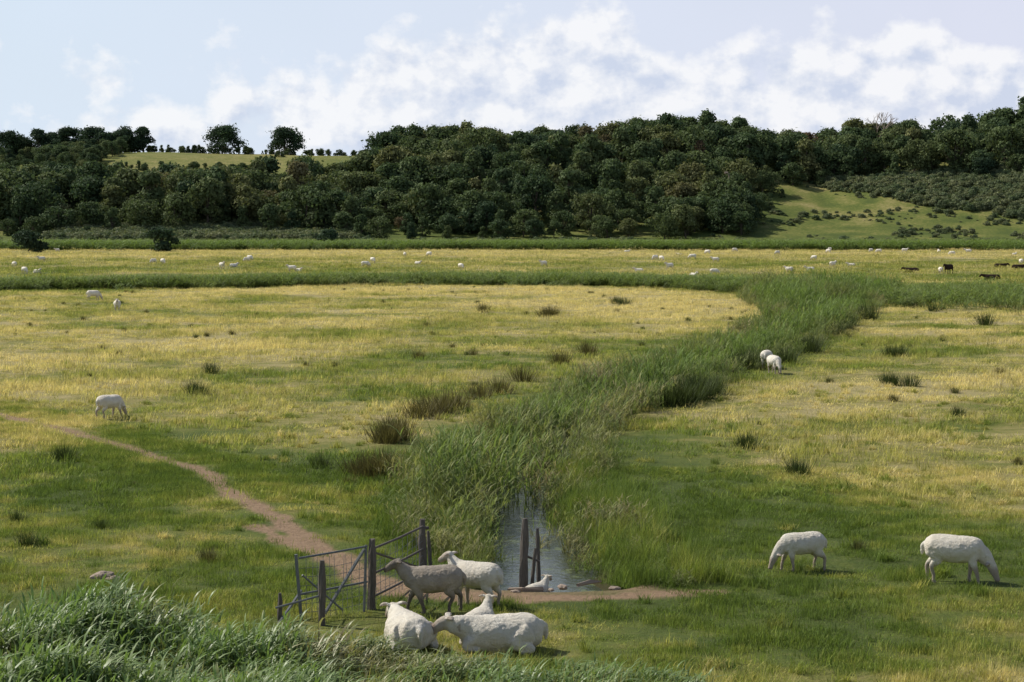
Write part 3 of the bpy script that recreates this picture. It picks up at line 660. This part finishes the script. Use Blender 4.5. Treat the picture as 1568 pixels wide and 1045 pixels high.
def cow_parts(lie):
    dz = -.62 if lie else 0
    P = [([(x, 0, z + dz) for x, z in [(-1.0, 1.05), (-.93, 1.03), (-.7, 1.0), (-.2, .95), (.3, .95), (.65, 1.0), (.85, 1.02)]], [(.08, .1), (.24, .25), (.32, .34), (.36, .38), (.34, .38), (.25, .33), (.1, .15)])]
    P.append(([(.6, 0, 1.1 + dz), (.95, 0, 1.2 + dz), (1.15, 0, 1.28 + dz)], [(.17, .26), (.12, .18), (.1, .12)]))
    P.append(([(1.08, 0, 1.32 + dz), (1.2, 0, 1.28 + dz), (1.4, 0, 1.08 + dz), (1.48, 0, 1.0 + dz)], [(.1, .1), (.12, .13), (.08, .1), (.06, .06)]))
    P.append(([(-1.0, 0, 1.2 + dz), (-1.08, 0, 1.0 + dz), (-1.07, 0, .6 + dz)], [.05, .035, .05]))
    for s in (-1, 1):
        P.append(([(1.12, s * .08, 1.35 + dz), (1.08, s * .28, 1.34 + dz)], [.04, .03]))
        if lie: P.append(([(-.6, s * .25, .35), (-.3, s * .42, .15), (-.7, s * .4, .08)], [.2, .12, .06])); P.append(([(.55, s * .2, .3), (.75, s * .22, .1), (.45, s * .25, .06)], [.14, .08, .06]))
        else:
            P.append(([(-.72, s * .18, .95), (-.7, s * .22, .7), (-.84, s * .2, .48), (-.8, s * .2, .0)], [(.18, .24), (.11, .15), .065, .06]))
            P.append(([(.55, s * .16, .85), (.55, s * .2, .6), (.55, s * .2, .4), (.55, s * .2, 0)], [(.13, .18), (.08, .1), .06, .06]))
    return P
cskin = lambda co: np.zeros(len(co))
CM = {l: build_animal('cow', cow_parts(l), cskin, m_cow, .04, 0, 2) for l in (0, 1)}
for u, v, l, a in [(1395, 417, 1, 170), (1452, 420, 0, 230), (1532, 410, 1, 10), (1518, 429, 1, 175), (1560, 412, 1, 0)]: place('cow', CM[l], u, v, a, .85)

# ---------------------------------------------------------------- sky
S = Vector((-.86, .46, 0)).normalized(); EL = math.radians(44)
S = Vector((S.x * math.cos(EL), S.y * math.cos(EL), math.sin(EL)))
w = bpy.data.worlds.new('World'); scene.world = w; w.use_nodes = True; nt = w.node_tree; nt.nodes.clear()
sk = N(nt, 'ShaderNodeTexSky', sky_type='NISHITA'); sk.sun_disc = False; sk.sun_elevation = EL; sk.sun_rotation = math.atan2(S.x, S.y)
sk.air_density = 1.0; sk.dust_density = 1.0; sk.ozone_density = 1.5
tc = N(nt, 'ShaderNodeTexCoord'); sx = N(nt, 'ShaderNodeSeparateXYZ'); nt.links.new(tc.outputs['Generated'], sx.inputs[0])
x_, y_, z_ = sx.outputs
u = math_(nt, 'ARCTAN2', x_, y_); hyp = math_(nt, 'SQRT', math_(nt, 'ADD', math_(nt, 'MULTIPLY', x_, x_), math_(nt, 'MULTIPLY', y_, y_)))
v = math_(nt, 'DIVIDE', z_, math_(nt, 'MAXIMUM', hyp, .01))
def cvec(du=0, dv=0):
    c = N(nt, 'ShaderNodeCombineXYZ'); nt.links.new(math_(nt, 'ADD', u, du), c.inputs[0]); nt.links.new(math_(nt, 'MULTIPLY', math_(nt, 'ADD', v, dv), 1.2), c.inputs[1]); return c.outputs[0]
n0 = noise(nt, 30, 10, .56, vec=cvec()); n1 = noise(nt, 30, 10, .56, vec=cvec(-.006, .008)); nb = noise(nt, 9, 4, .5, vec=cvec())
cov = None
for (cu_, cv_, r_, a_) in [(590, 125, 75, .8), (735, 115, 85, 1.1), (890, 90, 95, 1.3), (1000, 150, 100, 1), (1110, 150, 90, 1.0), (1220, 145, 90, 1.05), (1370, 110, 95, 1.2), (1500, 160, 110, 1.1), (1620, 130, 100, 1), (350, 180, 75, .5), (450, 170, 95, .65), (170, 130, 60, .3), (-100, 150, 120, .5), (820, 190, 170, .95), (1300, 200, 180, .95), (620, 200, 140, .75), (250, 215, 120, .4)]:
    du = math_(nt, 'DIVIDE', math_(nt, 'SUBTRACT', u, (cu_ - 784) / F), r_ / F); dv = math_(nt, 'DIVIDE', math_(nt, 'SUBTRACT', v, (335 - cv_) / F), r_ * .85 / F)
    q = math_(nt, 'SQRT', math_(nt, 'ADD', math_(nt, 'MULTIPLY', du, du), math_(nt, 'MULTIPLY', dv, dv)))
    g = math_(nt, 'MULTIPLY', math_(nt, 'SUBTRACT', 1.15, q), a_)
    cov = g if cov is None else math_(nt, 'MAXIMUM', cov, g)
cov = math_(nt, 'MAXIMUM', cov, math_(nt, 'SUBTRACT', math_(nt, 'MULTIPLY', nb, 2.0), 1.45))
den = math_(nt, 'ADD', cov, math_(nt, 'MULTIPLY', math_(nt, 'SUBTRACT', n0, .5), 2.6))
al = math_(nt, 'MULTIPLY', math_(nt, 'SUBTRACT', den, .05), 2.6, True)
sh = math_(nt, 'ADD', math_(nt, 'MULTIPLY', math_(nt, 'SUBTRACT', n0, n1), 5.5), math_(nt, 'SUBTRACT', .95, math_(nt, 'MULTIPLY', den, .42)), True)  # sunward and shaded cloud sides painted into the sky colour
cc = mixc(nt, sh, (.60, .67, .82), (.97, .97, .98))
veil = mixc(nt, 1.0, sk.outputs[0], (.1, .1, .1), 'MULTIPLY')
lf = math_(nt, 'MULTIPLY', math_(nt, 'ADD', u, .28), 2.0, True)
hz = mixc(nt, lf, (.70, .81, .94), (.74, .77, .91))
vf = math_(nt, 'ADD', .80, math_(nt, 'MULTIPLY', nb, .25))
vf = math_(nt, 'MULTIPLY', vf, math_(nt, 'SUBTRACT', 1.0, math_(nt, 'MULTIPLY', math_(nt, 'SUBTRACT', v, .12, True), 2.2, True), True))
base = mixc(nt, vf, veil, hz)
hid = math_(nt, 'SUBTRACT', 1.0, math_(nt, 'MULTIPLY', math_(nt, 'SUBTRACT', v, .3, True), 2.0, True), True)
fin = mixc(nt, math_(nt, 'MULTIPLY', math_(nt, 'MULTIPLY', al, .8), hid), base, cc)
fin = mixc(nt, 1.0, fin, (10, 10, 10), 'MULTIPLY')
bg = N(nt, 'ShaderNodeBackground'); bg.inputs[1].default_value = .1; nt.links.new(fin, bg.inputs[0])
wo = N(nt, 'ShaderNodeOutputWorld'); nt.links.new(bg.outputs[0], wo.inputs[0])
sun = bpy.data.lights.new('sun', 'SUN'); sun.energy = 5.0; sun.angle = math.radians(.5); sun.color = (1, .95, .85)
so = link(bpy.data.objects.new('sun', sun)); so.rotation_euler = S.to_track_quat('Z', 'Y').to_euler(); so.location = (0, 0, 100)

cam = bpy.data.cameras.new('camera'); cam.sensor_width = 36; cam.lens = F / 1568 * 36; cam.clip_end = 20000; cam.clip_start = .1
co = link(bpy.data.objects.new('camera', cam)); co.location = (0, 0, H); co.rotation_euler = (math.radians(90 - math.degrees(math.atan((522.5 - HOR) / F))), 0, 0)
scene.camera = co
scene.view_settings.view_transform = 'Standard'; scene.view_settings.look = 'None'; scene.view_settings.exposure = 0
